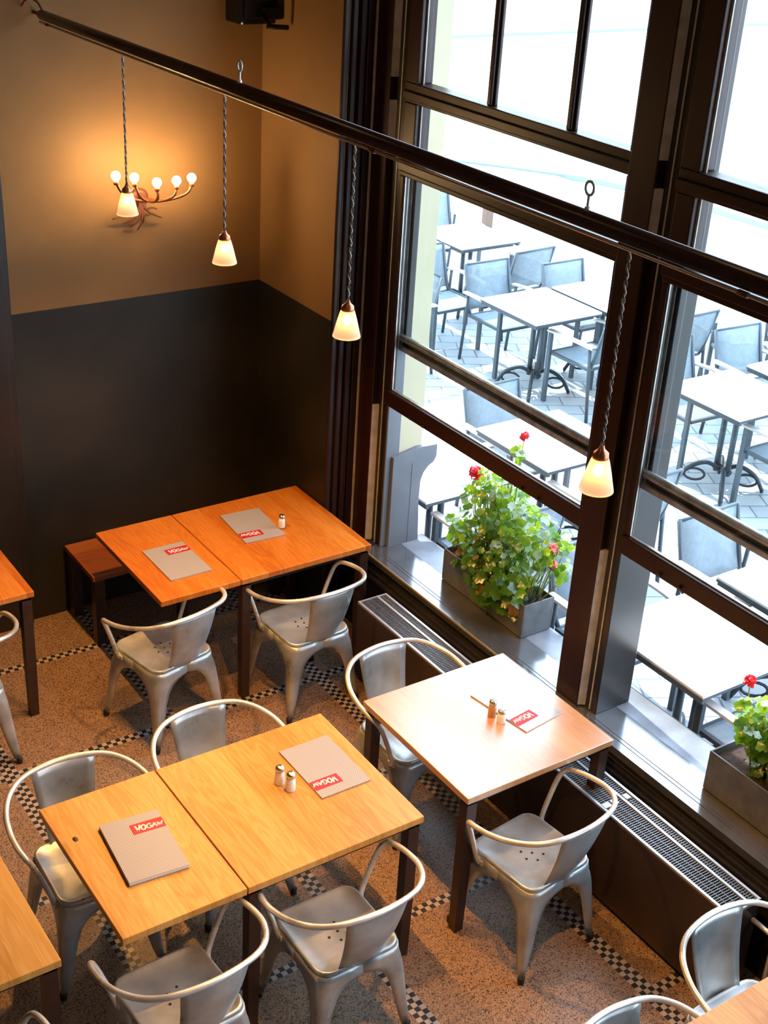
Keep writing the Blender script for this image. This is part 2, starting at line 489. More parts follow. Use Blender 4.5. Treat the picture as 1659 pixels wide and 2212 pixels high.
# ------------------------------------------------------------------ mesh helpers
class MB:
    def __init__(s):
        s.bm = bmesh.new()
    def bx(s, x0, x1, y0, y1, z0, z1, mi=0):
        vs = [s.bm.verts.new(p) for p in ((x0, y0, z0), (x1, y0, z0), (x1, y1, z0), (x0, y1, z0), (x0, y0, z1), (x1, y0, z1), (x1, y1, z1), (x0, y1, z1))]
        for f in ((0, 3, 2, 1), (4, 5, 6, 7), (0, 1, 5, 4), (1, 2, 6, 5), (2, 3, 7, 6), (3, 0, 4, 7)):
            fc = s.bm.faces.new([vs[i] for i in f])
            fc.material_index = mi
        return s
    def prism(s, pts, ax, a0, a1, mi=0):
        """polygon pts in the two other axes, extruded along ax"""
        def P(u, v, t):
            return {'x': (t, u, v), 'y': (u, t, v), 'z': (u, v, t)}[ax]
        A = [s.bm.verts.new(P(u, v, a0)) for u, v in pts]
        Bv = [s.bm.verts.new(P(u, v, a1)) for u, v in pts]
        n = len(pts)
        for i in range(n):
            s.bm.faces.new((A[i], A[(i + 1) % n], Bv[(i + 1) % n], Bv[i])).material_index = mi
        s.bm.faces.new(A[::-1]).material_index = mi
        s.bm.faces.new(Bv).material_index = mi
        return s
    def tube(s, pts, r, n=8, closed=False, mi=0, cap=True):
        pts = [Vector(p) for p in pts]
        m = len(pts)
        rs = r if isinstance(r, (list, tuple)) else [r] * m
        rings = []
        prev = None
        for i, p in enumerate(pts):
            if closed:
                d = pts[(i + 1) % m] - pts[i - 1]
            else:
                d = pts[min(i + 1, m - 1)] - pts[max(i - 1, 0)]
            if d.length < 1e-9:
                d = Vector((0, 0, 1))
            d.normalize()
            if prev is None:
                up = Vector((0, 0, 1)) if abs(d.z) < 0.9 else Vector((1, 0, 0))
                u = d.cross(up).normalized()
            else:
                u = (prev - d * prev.dot(d)).normalized()
            prev = u
            v = d.cross(u)
            rings.append([s.bm.verts.new(p + (u * math.cos(2 * PI * k / n) + v * math.sin(2 * PI * k / n)) * rs[i]) for k in range(n)])
        for i in range(m if closed else m - 1):
            a, b = rings[i], rings[(i + 1) % m]
            for k in range(n):
                f = s.bm.faces.new((a[k], a[(k + 1) % n], b[(k + 1) % n], b[k]))
                f.smooth = True
                f.material_index = mi
        if cap and not closed:
            s.bm.faces.new(rings[0][::-1]).material_index = mi
            s.bm.faces.new(rings[-1]).material_index = mi
        return s
    def lathe(s, prof, c=(0, 0, 0), n=20, mi=0, cap=True):
        c = Vector(c)
        rings = []
        for r, z in prof:
            rings.append([s.bm.verts.new(c + Vector((r * math.cos(2 * PI * k / n), r * math.sin(2 * PI * k / n), z))) for k in range(n)])
        for a, b in zip(rings, rings[1:]):
            for k in range(n):
                f = s.bm.faces.new((a[k], a[(k + 1) % n], b[(k + 1) % n], b[k]))
                f.smooth = True
                f.material_index = mi
        if cap:
            s.bm.faces.new(rings[0][::-1]).material_index = mi
            s.bm.faces.new(rings[-1]).material_index = mi
        return s
    def ball(s, c, r, u=14, v=8, mi=0, sc=(1, 1, 1)):
        c = Vector(c)
        prof = [(max(1e-4, r * math.sin(PI * i / v)), -r * math.cos(PI * i / v)) for i in range(v + 1)]
        rings = [[s.bm.verts.new(c + Vector((a * math.cos(2 * PI * k / u) * sc[0], a * math.sin(2 * PI * k / u) * sc[1], z * sc[2]))) for k in range(u)] for a, z in prof]
        for a, b in zip(rings, rings[1:]):
            for k in range(u):
                f = s.bm.faces.new((a[k], a[(k + 1) % u], b[(k + 1) % u], b[k]))
                f.smooth = True
                f.material_index = mi
        return s
    def loft(s, rows, mi=0, smooth=True):
        vr = [[s.bm.verts.new(p) for p in row] for row in rows]
        for a, b in zip(vr, vr[1:]):
            for k in range(len(a) - 1):
                f = s.bm.faces.new((a[k], a[k + 1], b[k + 1], b[k]))
                f.smooth = smooth
                f.material_index = mi
        return s
    def build(s, name, mats, parent=None, bevel=0.0, solid=0.0, fixn=True, seg=2):
        if fixn:
            bmesh.ops.recalc_face_normals(s.bm, faces=s.bm.faces[:])
        me = bpy.data.meshes.new(name)
        s.bm.to_mesh(me)
        s.bm.free()
        if not isinstance(mats, (list, tuple)):
            mats = [mats]
        for m in mats:
            me.materials.append(m)
        o = bpy.data.objects.new(name, me)
        C.objects.link(o)
        if parent:
            o.parent = parent
        if solid:
            md = o.modifiers.new('thickness', 'SOLIDIFY')
            md.thickness = solid
            md.offset = 0
        if bevel:
            md = o.modifiers.new('bevel', 'BEVEL')
            md.width = bevel
            md.segments = seg
            md.limit_method = 'ANGLE'
            md.angle_limit = R(50)
        return o

def tag(o, label, cat, group=None, kind=None):
    if label:
        o['label'] = label
    if cat:
        o['category'] = cat
    if group:
        o['group'] = group
    if kind:
        o['kind'] = kind
    return o

def thing(name, label, cat, loc=(0, 0, 0), rz=0.0, group=None, kind=None):
    o = bpy.data.objects.new(name, None)
    C.objects.link(o)
    o.empty_display_size = 0.05
    o.location = loc
    o.rotation_euler = (0, 0, rz)
    return tag(o, label, cat, group, kind)

def copy_tree(o, parent=None):
    c = o.copy()
    C.objects.link(c)
    if parent:
        c.parent = parent
    for ch in [x for x in bpy.data.objects if x.parent == o]:
        copy_tree(ch, c)
    return c

def struct(o):
    o['kind'] = 'structure'
    return o

def smoothpath(P, k=6):
    P = [Vector(p) for p in P]
    out = []
    for i in range(len(P) - 1):
        p0, p1, p2, p3 = P[max(i - 1, 0)], P[i], P[i + 1], P[min(i + 2, len(P) - 1)]
        for j in range(k):
            t = j / k
            out.append(0.5 * ((2 * p1) + (p2 - p0) * t + (2 * p0 - 5 * p1 + 4 * p2 - p3) * t * t + (-p0 + 3 * p1 - 3 * p2 + p3) * t ** 3))
    out.append(P[-1])
    return out

# ------------------------------------------------------------------ room shell
WX = 3.85          # inner face of the window posts
YB = 6.5           # back wall
XR = 3.663         # short return wall beside the back wall
struct(MB().bx(-3.2, 4.2, -2.7, 6.7, -0.12, 0.0).build('floor', TERRAZZO))
struct(MB().bx(-3.2, 4.2, -2.7, 6.7, 5.3, 5.42).build('ceiling', CEILM))
struct(MB().bx(-3.2, XR, YB, YB + 0.2, 0, 5.3).build('wall_back', PLASTER))
struct(MB().bx(XR, 4.0, 5.72, YB + 0.2, 0, 5.3).build('wall_return', PLASTER))
struct(MB().bx(-3.4, -3.2, -2.7, 6.7, 0, 5.3).build('wall_left', DARKWALL))
struct(MB().bx(-3.2, 4.2, -2.9, -2.7, 0, 5.3).build('wall_near', DARKWALL))
struct(MB().bx(1.86, 2.19, YB - 0.035, YB, 0, 5.3).bx(1.90, 2.15, YB - 0.05, YB - 0.035, 0, 5.3).build('trim_1', FRAMEB, bevel=0.006))
# wall under the windows and the head above them
struct(MB().bx(3.80, 4.16, -2.7, 5.72, 0, 0.508).build('wall_right', UNDER))
struct(MB().bx(3.85, 4.16, -2.7, 5.72, 4.62, 5.3).bx(3.85, 4.16, -2.7, -1.83, 0.5, 4.62).build('wall_right_upper', FRAMEB))
# fluted casing on the near side of the return wall
cas = MB()
for x0, x1, d in ((3.663, 3.70, 0.012), (3.706, 3.745, 0.02), (3.75, 3.79, 0.028), (3.795, 3.85, 0.02)):
    cas.prism([(x0, 5.72), (x0 + 0.006, 5.72 - d), (x1 - 0.006, 5.72 - d), (x1, 5.72)], 'z', 0.0, 5.3)
struct(cas.build('trim_2', FRAMEW, bevel=0.004))
struct(MB().bx(3.836, 3.847, 5.690, 5.6965, 0.56, 4.6).build('trim_14', STRIP))  # daylight reflection on the casing edge, put in as a pale strip

def post(n, yf, ye, name, depth=4.10):
    """upright between two windows: its far edge at yf, recessed steps down to yf-0.25"""
    t = thing(name, None, None, (0, 0, 0), kind='structure')
    MB().bx(WX, depth, yf - 0.155, ye, 0.55, 4.62).build('post_face', FRAMEW, t, bevel=0.006)
    MB().bx(WX + 0.035, depth, yf - 0.25, yf - 0.155, 0.55, 4.62).build('post_recess', FRAMEB, t, bevel=0.004)
    m = MB()
    m.prism([(WX + 0.003, yf - 0.155), (WX + 0.035, yf - 0.175), (WX + 0.035, yf - 0.155)], 'z', 0.56, 1.40)
    m.prism([(WX + 0.003, yf - 0.155), (WX + 0.035, yf - 0.175), (WX + 0.035, yf - 0.155)], 'z', 3.13, 4.6)
    m.prism([(WX + 0.003, yf - 0.155), (WX + 0.035, yf - 0.175), (WX + 0.035, yf - 0.155)], 'z', 2.80, 3.02)
    m.bx(WX + 0.031, WX + 0.036, yf - 0.212, yf - 0.205, 0.56, 4.6)
    m.build('lit_edge_strip', STRIP, t)  # daylight on the bevel, put in as pale strips
    return t
PITCH = 1.85
post(0, 5.72, 5.72, 'trim_3', 3.975)
post(1, 3.87, 3.87, 'trim_4')
post(2, 3.87 - PITCH, 3.87 - PITCH, 'trim_5')
post(3, 3.87 - 2 * PITCH, 3.87 - 2 * PITCH, 'trim_6')
post(4, 3.87 - 3 * PITCH, 3.87 - 3 * PITCH, 'trim_7')

def window(name, yn):
    """yn: near edge of the opening, 1.60 wide"""
    yf = yn + 1.60
    w_ = thing(name, None, None, (0, 0, 0), kind='structure')
    x0 = 3.875
    f = MB()
    # fixed upper frame with two glazing bars, transom and head rail
    f.bx(x0, x0 + 0.09, yn, yf, 3.03, 3.125)
    f.bx(x0 - 0.012, x0, yn, yf, 3.045, 3.085)
    f.bx(x0, x0 + 0.09, yf - 0.10, yf, 3.125, 4.62).bx(x0, x0 + 0.09, yn, yn + 0.03, 3.125, 4.62)
    f.bx(x0, x0 + 0.09, yf - 0.10, yf, 2.755, 3.03).bx(x0, x0 + 0.09, yn, yn + 0.03, 2.755, 3.03)
    f.bx(x0 + 0.002, x0 + 0.088, yn, yf, 4.50, 4.62)
    for a in (0.41, 0.955):
        f.bx(x0 + 0.015, x0 + 0.06, yn + a, yn + a + 0.028, 3.125, 4.50)
        f.bx(x0 + 0.03, x0 + 0.05, yn + a - 0.012, yn + a + 0.040, 3.125, 4.50)
    f.build('upper_frame', FRAMEW, w_, bevel=0.005)
    h = MB().bx(x0 - 0.02, x0 + 0.055, yn, yf, 2.70, 2.755)
    h.bx(x0 - 0.005, x0 + 0.10, yn, yf, 2.672, 2.70)
    h.build('head_rail', FRAMEW, w_, bevel=0.006)
    e = MB()
    e.bx(x0 + 0.026, x0 + 0.032, yf - 0.112, yf - 0.10, 3.125, 4.5)
    e.bx(x0 + 0.026, x0 + 0.032, yf - 0.112, yf - 0.10, 2.79, 3.03)
    e.build('glazing_bead', STRIP, w_)
    # side tracks of the sliding sashes, seen edge on
    tr = MB()
    for a, b in ((0.018, 0.026), (0.040, 0.047), (0.066, 0.076), (0.088, 0.094)):
        tr.bx(x0 + a, x0 + b, yf - 0.022, yf, 1.75, 2.675)
        tr.bx(x0 + a, x0 + b, yn, yn + 0.022, 1.75, 2.675)
    tr.build('sash_track', TRACK, w_, bevel=0.002)
    # upper sash (outer plane)
    us = MB()
    us.bx(x0 + 0.07, x0 + 0.11, yn, yf, 1.745, 1.80)
    us.bx(x0 + 0.07, x0 + 0.11, yf - 0.045, yf, 1.80, 2.68).bx(x0 + 0.07, x0 + 0.11, yn, yn + 0.045, 1.80, 2.68)
    us.build('upper_sash', FRAMEB, w_, bevel=0.004)
    mr = MB().bx(x0 + 0.048, x0 + 0.10, yn, yf, 1.80, 1.815)
    mr.tube([(x0 + 0.06, yn, 1.822), (x0 + 0.06, yf, 1.822)], 0.012, 8)
    mr.bx(x0 + 0.052, x0 + 0.069, yn, yf, 1.742, 1.768)
    mr.build('meeting_rail_track', TRACK, w_, bevel=0.002)
    # lower sash slid up (inner plane)
    ls = MB().bx(x0 - 0.012, x0 + 0.035, yn + 0.002, yf - 0.002, 1.437, 1.525)
    ls.bx(x0, x0 + 0.035, yf - 0.034, yf - 0.002, 1.525, 2.672).bx(x0, x0 + 0.035, yn + 0.002, yn + 0.034, 1.525, 2.672)
    lo = ls.build('lower_sash', FRAMEW, w_, bevel=0.005)
    MB().bx(x0 + 0.008, x0 + 0.02, yn + 0.03, yf - 0.03, 1.525, 1.531).bx(x0 + 0.008, x0 + 0.014, yf - 0.040, yf - 0.034, 1.525, 2.67).build('sash_bead', TRACK, lo)
    for a in (0.30, 0.42, 1.22, 1.34):
        k = MB()
        k.tube([(x0 - 0.012, yn + a, 1.455), (x0 - 0.026, yn + a, 1.455)], 0.008, 8)
        k.build('sash_knob', DARKWOOD, lo)
    g = MB()
    g.bx(x0 + 0.044, x0 + 0.048, yn + 0.03, yf - 0.10, 3.125, 4.50)
    g.build('upper_pane', GLASS, w_)
    MB().bx(x0 + 0.044, x0 + 0.048, yn + 0.03, yf - 0.10, 2.755, 3.03).build('middle_pane', GLASS, w_)
    MB().bx(x0 + 0.088, x0 + 0.092, yn + 0.045, yf - 0.045, 1.80, 2.68).build('outer_sash_pane', GLASS, w_)
    MB().bx(x0 + 0.015, x0 + 0.019, yn + 0.034, yf - 0.034, 1.525, 2.672).build('inner_sash_pane', GLASS, w_)
    return w_
window('window_1', 3.87)
window('window_2', 3.87 - PITCH)
window('window_3', 3.87 - 2 * PITCH)
window('window_4', 3.87 - 3 * PITCH)

# sill: dark inner board toned for sky glare, golden edge, zinc outside
s1 = MB().bx(3.79, 4.02, -2.7, 5.49, 0.51, 0.55)
s1.bx(3.84, 3.846, -2.7, 5.40, 0.549, 0.552).bx(3.862, 3.866, -2.7, 5.40, 0.549, 0.552)
struct(s1.build('trim_8', SILLW, bevel=0.003))
struct(MB().bx(3.787, 3.792, 3.9, 5.49, 0.540, 0.552).build('trim_9', BRASS))
struct(MB().bx(4.02, 4.205, -2.7, 5.49, 0.51, 0.547).build('trim_10', SILLM, bevel=0.004))
s2 = MB().bx(3.745, 3.80, -2.7, 5.72, 0.440, 0.462).bx(3.765, 3.80, -2.7, 5.72, 0.462, 0.485)
struct(s2.build('trim_11', LEDGE, bevel=0.006))

# exterior pier: cream render on a grey base with a bracket
struct(MB().bx(3.98, 4.135, 5.47, 9.0, 1.10, 5.4).build('wall_outside', CREAM))
pb = MB()
prof = [(3.93, 0.54), (4.14, 0.54), (4.125, 0.80), (4.128, 0.93), (4.145, 0.975), (4.175, 1.01), (4.21, 1.03), (4.228, 1.06), (4.228, 1.135), (4.10, 1.14), (3.93, 1.11)]
pb.prism(prof, 'y', 5.44, 5.75)
pb.bx(4.06, 4.064, 5.438, 5.44, 0.55, 1.05)
struct(pb.build('trim_12', GREYB, bevel=0.006))
struct(MB().bx(3.89, 3.98, 5.46, 5.72, 0.55, 4.6).build('trim_13', GREYB, bevel=0.004))

# ------------------------------------------------------------------ outside ground
struct(MB().bx(4.16, 12.5, -6, 16, -0.1, 0.0).build('terrace_paving', PAVERS))
struct(MB().bx(12.5, 90, -40, 110, -0.14, -0.04).bx(4.16, 12.5, 16, 110, -0.14, -0.04).build('street', ASPHALT))
kb = MB()
path = smoothpath([(9.9, 17.0, 0), (11.43, 15.29, 0), (12.3, 14.2, 0), (12.96, 13.04, 0), (13.3, 11, 0), (13.4, 6, 0), (13.4, -4, 0)], 5)
kb.loft([[(p.x, p.y, 0.03), (p.x + 0.13, p.y + 0.05, 0.03)] for p in path])
kb.loft([[(p.x, p.y, -0.05), (p.x, p.y, 0.03)] for p in path])
kbo = kb.build('kerb', KERB)
struct(kbo)
kc = MB()
kc.bx(10, 60, 25.0, 25.3, -0.04, 0.03)
struct(kc.build('far_kerb', KERB))

# ------------------------------------------------------------------ galvanised cafe armchair
def rrect(hx, hy, r, n=4, cy=0.0):
    pts = []
    for cx, cyy, a0 in ((hx - r, hy - r, 0), (-hx + r, hy - r, 90), (-hx + r, -hy + r, 180), (hx - r, -hy + r, 270)):
        for k in range(n + 1):
            a = R(a0 + 90 * k / n)
            pts.append((cx + r * math.cos(a), cyy + r * math.sin(a) + cy))
    return pts

def make_chair():
    t = thing('metal_armchair', 'x', 'chair')
    # seat
    m = MB()
    rings = []
    for hx, hy, r, z in ((0.183, 0.188, 0.06, 0.418), (0.184, 0.189, 0.06, 0.444), (0.181, 0.186, 0.058, 0.450), (0.174, 0.179, 0.053, 0.451), (0.166, 0.171, 0.048, 0.4445), (0.10, 0.10, 0.04, 0.441), (0.03, 0.03, 0.015, 0.440)):
        rings.append([m.bm.verts.new((x, y, z)) for x, y in rrect(hx, hy, r)])
    n = len(rings[0])
    for a, b in zip(rings, rings[1:]):
        for k in range(n):
            f = m.bm.faces.new((a[k], a[(k + 1) % n], b[(k + 1) % n], b[k]))
            f.smooth = True
    m.bm.faces.new(rings[-1])
    holes = [(0, 0)] + [(0.047 * math.cos(R(60 * k + 15)), 0.047 * math.sin(R(60 * k + 15))) for k in range(6)]
    for hx, hy in holes:
        m.lathe([(0.0052, 0.4405), (0.0052, 0.4432)], (hx, hy - 0.01, 0), 10, mi=1)
    m.build('seat', [GALV, HOLE], t)
    # four sheet metal legs, each with its quarter of the arched apron
    Z = [(0.432, 0.183, 1.0), (0.405, 0.186, 1.0), (0.388, 0.188, 1.0), (0.380, 0.189, 0.86), (0.368, 0.190, 0.70), (0.345, 0.192, 0.54), (0.31, 0.195, 0.42), (0.25, 0.200, 0.33), (0.17, 0.207, 0.265), (0.09, 0.214, 0.20), (0.03, 0.219, 0.135)]
    for sx_ in (-1, 1):
        for sy_ in (-1, 1):
            m = MB()
            rows = []
            for z, c, wf in Z:
                cx_, cy_ = c, c + 0.005
                r = min(0.05, 0.30 * wf * 0.183)
                wx = wf * cx_
                wy = wf * cy_
                inset = 0.004 * (1 - wf)
                row = [(sx_ * (cx_ - wx), sy_ * (cy_ - inset * 3), z)]
                row.append((sx_ * (cx_ - (wx + r) / 2), sy_ * (cy_ - inset), z))
                for k in range(5):
                    a = R(90 - 90 * k / 4)
                    row.append((sx_ * (cx_ - r + r * math.cos(a)), sy_ * (cy_ - r + r * math.sin(a)), z))
                row.append((sx_ * (cx_ - inset), sy_ * (cy_ - (wy + r) / 2), z))
                row.append((sx_ * (cx_ - inset * 3), sy_ * (cy_ - wy), z))
                rows.append(row)
            m.loft(rows)
            lg = m.build('leg', GALV, t, solid=0.005)
            MB().lathe([(0.012, 0.0), (0.015, 0.004), (0.016, 0.032), (0.012, 0.036)], (sx_ * 0.212, sy_ * 0.217, 0), 10).build('rubber_foot', RUBBER, lg)
    # one bent tube: up from the seat side, along the arm, round the back
    half = [(0.188, 0.105, 0.405), (0.196, 0.125, 0.435), (0.222, 0.125, 0.52), (0.262, 0.118, 0.63), (0.285, 0.100, 0.672), (0.298, 0.05, 0.690), (0.300, -0.03, 0.707), (0.283, -0.12, 0.728), (0.235, -0.205, 0.748), (0.150, -0.262, 0.764), (0.0, -0.285, 0.770)]
    full = [(-x, y, z) for x, y, z in half] + [p for p in half[-2::-1]]
    pts = smoothpath(full, 5)
    MB().tube(pts, 0.0115, 10).build('armrest_tube', GALVT, t)
    for sx_ in (-1, 1):
        MB().bx(min(sx_ * 0.18, sx_ * 0.196), max(sx_ * 0.18, sx_ * 0.196), 0.088, 0.135, 0.40, 0.422).build('tube_clip', GALVT, t, bevel=0.003)
    # curved sheet back between the tube and the rear of the seat
    m = MB()
    rows = []
    for i in range(9):
        v = i / 8
        row = []
        for j in range(9):
            u = j / 8 * 2 - 1
            top = Vector((u * 0.135, -0.281 + 0.055 * u * u * 0.9 * (0.135 / 0.15) ** 2 * 0.42 / 0.42 * 0.45, 0.768 - 0.004 * u * u))
            bot = Vector((u * 0.098, -0.187 + 0.020 * u * u, 0.425))
            p = top.lerp(bot, v)
            p.y -= 0.018 * math.sin(PI * v) * (1 - 0.4 * u * u)
            row.append(p)
        rows.append(row)
    m.loft(rows)
    m.build('backrest', GALV, t, solid=0.004)
    return t

CH = [
    (2.44, 5.27, 12, 'galvanised metal armchair in front of the corner table, half of its seat lit yellow', 'chairs at the corner table'),
    (3.185, 5.13, 2, 'galvanised metal armchair with bluish punched seat between corner table and radiator', 'chairs at the corner table'),
    (3.13, 4.05, 181, 'galvanised metal armchair on the far side of the table by the window', 'chairs at the window table'),
    (2.15, 4.03, 181, 'galvanised metal armchair behind the wider half of the long middle table', 'chairs at the long middle table'),
    (1.50, 3.98, 178, 'galvanised metal armchair behind the knotted leaf of the long middle table', 'chairs at the long middle table'),
    (1.505, 3.19, 3, 'galvanised metal armchair with dull brown seat before the leaf of the middle table', 'chairs at the long middle table'),
    (2.165, 3.17, 0, 'galvanised metal armchair in front of the wider half of the long middle table', 'chairs at the long middle table'),
    (3.10, 3.13, 6, 'galvanised metal armchair with bright blue punched seat in front of the window table', 'chairs at the window table'),
    (3.21, 1.98, 180, 'dark galvanised metal armchair in the lower right corner beside the radiator end', 'chairs at the lower right table'),
    (1.45, 5.50, 0, 'galvanised metal armchair cut by the left edge, before the upper left table', 'chairs at the tables on the left edge'),
    (0.68, 3.07, 0, 'galvanised metal armchair cut by the lower left corner, before the lower left table', 'chairs at the tables on the left edge'),
    (2.56, 1.84, 180, 'galvanised metal armchair showing only its top rail at the bottom edge', 'chairs at the lower right table'),
]
c0 = make_chair()
for i, (x, y, rz, lab, grp) in enumerate(CH):
    o = c0 if i == 0 else copy_tree(c0)
    o.location = (x, y, 0)
    o.rotation_euler = (0, 0, R(rz))
    tag(o, lab, 'chair', grp)

# ------------------------------------------------------------------ tables
def table(x0, x1, y0, y1, mat, label, group, leaf=None, leafmat=None):
    ox, oy = (x0 + x1) / 2, (y0 + y1) / 2
    t = thing('wooden_table', label, 'table', (ox, oy, 0), group=group)
    hx, hy = (x1 - x0) / 2, (y1 - y0) / 2
    MB().bx(-hx, hx, -hy, hy, 0.718, 0.75).build('tabletop', mat, t, bevel=0.003)
    f = MB()
    i = 0.022
    f.bx(-hx + i, hx - i, -hy + i, -hy + i + 0.025, 0.690, 0.7175).bx(-hx + i, hx - i, hy - i - 0.025, hy - i, 0.690, 0.7175)
    f.bx(-hx + i, -hx + i + 0.025, -hy + i + 0.025, hy - i - 0.025, 0.690, 0.7175).bx(hx - i - 0.025, hx - i, -hy + i + 0.025, hy - i - 0.025, 0.690, 0.7175)
    f.build('metal_frame', BLACK, t, bevel=0.002)
    for sx_ in (-1, 1):
        for sy_ in (-1, 1):
            cx_, cy_ = sx_ * (hx - 0.036), sy_ * (hy - 0.036)
            m = MB()
            m.loft([[(cx_ + a * 0.5 * s, cy_ + b * 0.5 * s, z) for a, b in ((-1, -1), (1, -1), (1, 1), (-1, 1), (-1, -1))] for s, z in ((0.05, 0.7), (0.05, 0.35), (0.044, 0.006))], smooth=False)
            m.bx(cx_ - 0.022, cx_ + 0.022, cy_ - 0.022, cy_ + 0.022, 0.0, 0.006)
            m.build('leg', DARKWOOD, t)
    if leaf:
        lx0, lx1 = leaf[0] - ox, leaf[1] - ox
        m = MB().bx(lx0, lx1, -hy, hy, 0.718, 0.75)
        lf = m.build('extension_leaf', leafmat, t, bevel=0.003)
        MB().bx(lx0 + 0.06, -hx + 0.1, -hy + 0.12, -hy + 0.15, 0.695, 0.7178).bx(lx0 + 0.06, -hx + 0.1, hy - 0.15, hy - 0.12, 0.695, 0.7178).build('leaf_bracket', BLACK, lf)
    return t
table(2.858, 3.655, 5.21, 6.02, OAKRED, 'orange oak table with a side leaf in the corner by the dark wall', 'wooden tables', (2.408, 2.853), OAKRED)
table(1.822, 2.612, 3.25, 4.038, OAK[0], 'long golden oak table with a knotted leaf in the middle, holding two menus', 'wooden tables', (1.327, 1.817), OAK[1])
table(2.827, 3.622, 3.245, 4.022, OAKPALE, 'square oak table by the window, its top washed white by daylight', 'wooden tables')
table(1.105, 1.905, 5.60, 6.40, OAKRED, 'orange oak table cut by the left edge near the back wall', 'wooden tables')
table(0.31, 1.112, 3.27, 4.07, OAK[2], 'golden oak table cut by the lower left edge', 'wooden tables')
table(2.35, 3.60, 1.165, 1.96, OAK[3], 'pale oak table whose corner shows in the lower right corner', 'wooden tables')
tb2 = [o for o in bpy.data.objects if o.name.startswith('extension_leaf')][1]
kn = MB()
kn.lathe([(0.001, 0.7512), (0.011, 0.7511), (0.012, 0.7498)], (0, 0, 0), 12)
ko = kn.build('wood_knot', plain('dark_knot', (0.05, 0.018, 0.006), 0.5), tb2)
ko.location = (1.384 - 2.217, 3.809 - 3.644, 0)
ko.scale = (0.85, 1.3, 1)

# bench by the back wall
t = thing('bench', 'low reddish wooden bench between corner table and the dark back wall', 'bench', (3.0, 6.28, 0))
MB().bx(-0.60, 0.62, -0.215, 0.20, 0.418, 0.45).build('seat', BENCHW, t, bevel=0.004)
for a in (-0.56, 0.58):
    for b in (-0.18, 0.16):
        MB().bx(a - 0.03, a + 0.03, b - 0.03, b + 0.03, 0, 0.418).build('leg', DARKWOOD, t, bevel=0.003)

# ------------------------------------------------------------------ menus
LET = {'V': [[(0, 1), (0.5, 0), (1, 1)]], 'G': [[(1, 0.8), (0.6, 1), (0.1, 0.75), (0.1, 0.25), (0.6, 0), (1, 0.2), (1, 0.5), (0.6, 0.5)]],
       'A': [[(0, 0), (0.5, 1), (1, 0)], [(0.22, 0.4), (0.78, 0.4)]], 'W': [[(0, 1), (0.25, 0), (0.5, 0.8), (0.75, 0), (1, 1)]],
       'O': [[(0.5, 0), (0.05, 0.3), (0.05, 0.7), (0.5, 1), (0.95, 0.7), (0.95, 0.3), (0.5, 0)]]}
def menu(x, y, rz, label, thick=0.006, book=False, flip=False, sx_=1.0, mat=None):
    mat = mat or MENU
    t = thing('menu', label, 'menu', (x, y, 0.7512), rz + (PI if flip else 0), 'menus on the tables')
    hx, hy = 0.117 * sx_, 0.172
    if book:
        MB().bx(-hx, hx, -hy, hy, 0, 0.0018).bx(-hx, -hx + 0.002, -hy, hy, 0.0018, thick - 0.0018).build('back_cover', MENU, t)
        MB().bx(-hx + 0.002, hx - 0.004, -hy + 0.003, hy - 0.003, 0.0019, thick - 0.0019).build('pages', PAPER, t)
        m = MB().bx(-hx, hx, -hy, hy, thick - 0.0018, thick)
    else:
        m = MB().bx(-hx, hx, -hy, hy, 0, thick)
    m.build('cover', mat, t, bevel=0.0006)
    lx0, lx1, ly0, ly1 = hx - 0.132, hx - 0.002, hy - 0.106, hy - 0.048
    lb = MB().bx(lx0, lx1, ly0, ly1, thick, thick + 0.0006).build('red_label', RED, t)
    q = MB()
    cw = 0.019
    for i, ch in enumerate('VOGAW'):
        bx0 = lx0 + 0.014 + i * 0.0215
        h = 0.034 - 0.003 * i
        for st in LET[ch]:
            for (a, b), (c, d) in zip(st, st[1:]):
                p0 = Vector((bx0 + a * cw + b * 0.005, ly0 + 0.012 + b * h, 0))
                p1 = Vector((bx0 + c * cw + d * 0.005, ly0 + 0.012 + d * h, 0))
                dd = (p1 - p0).normalized()
                nn = Vector((-dd.y, dd.x, 0)) * (0.0034 if i < 2 else 0.0026)
                q.prism([(p0.x - nn.x, p0.y - nn.y), (p1.x - nn.x, p1.y - nn.y), (p1.x + nn.x, p1.y + nn.y), (p0.x + nn.x, p0.y + nn.y)], 'z', thick + 0.0006, thick + 0.0011 + 0.0001 * i)
    q.build('lettering', LETTER, lb)
    return t
menu(2.653, 5.538, R(0), 'grey menu with red label on the leaf of the orange corner table')
menu(3.187, 5.697, R(-4), 'grey menu on the corner table with a salt shaker at its edge', flip=True)
menu(1.584, 3.633, R(-5), 'thick grey menu booklet on the knotted leaf of the middle table', 0.017, True)
menu(2.431, 3.711, R(0), 'grey menu by the shakers on the wider half of the middle table', flip=True)
menu(3.408, 3.659, R(8), 'pale grey menu shining in daylight on the window table', flip=True, thick=0.005, mat=MENUG)

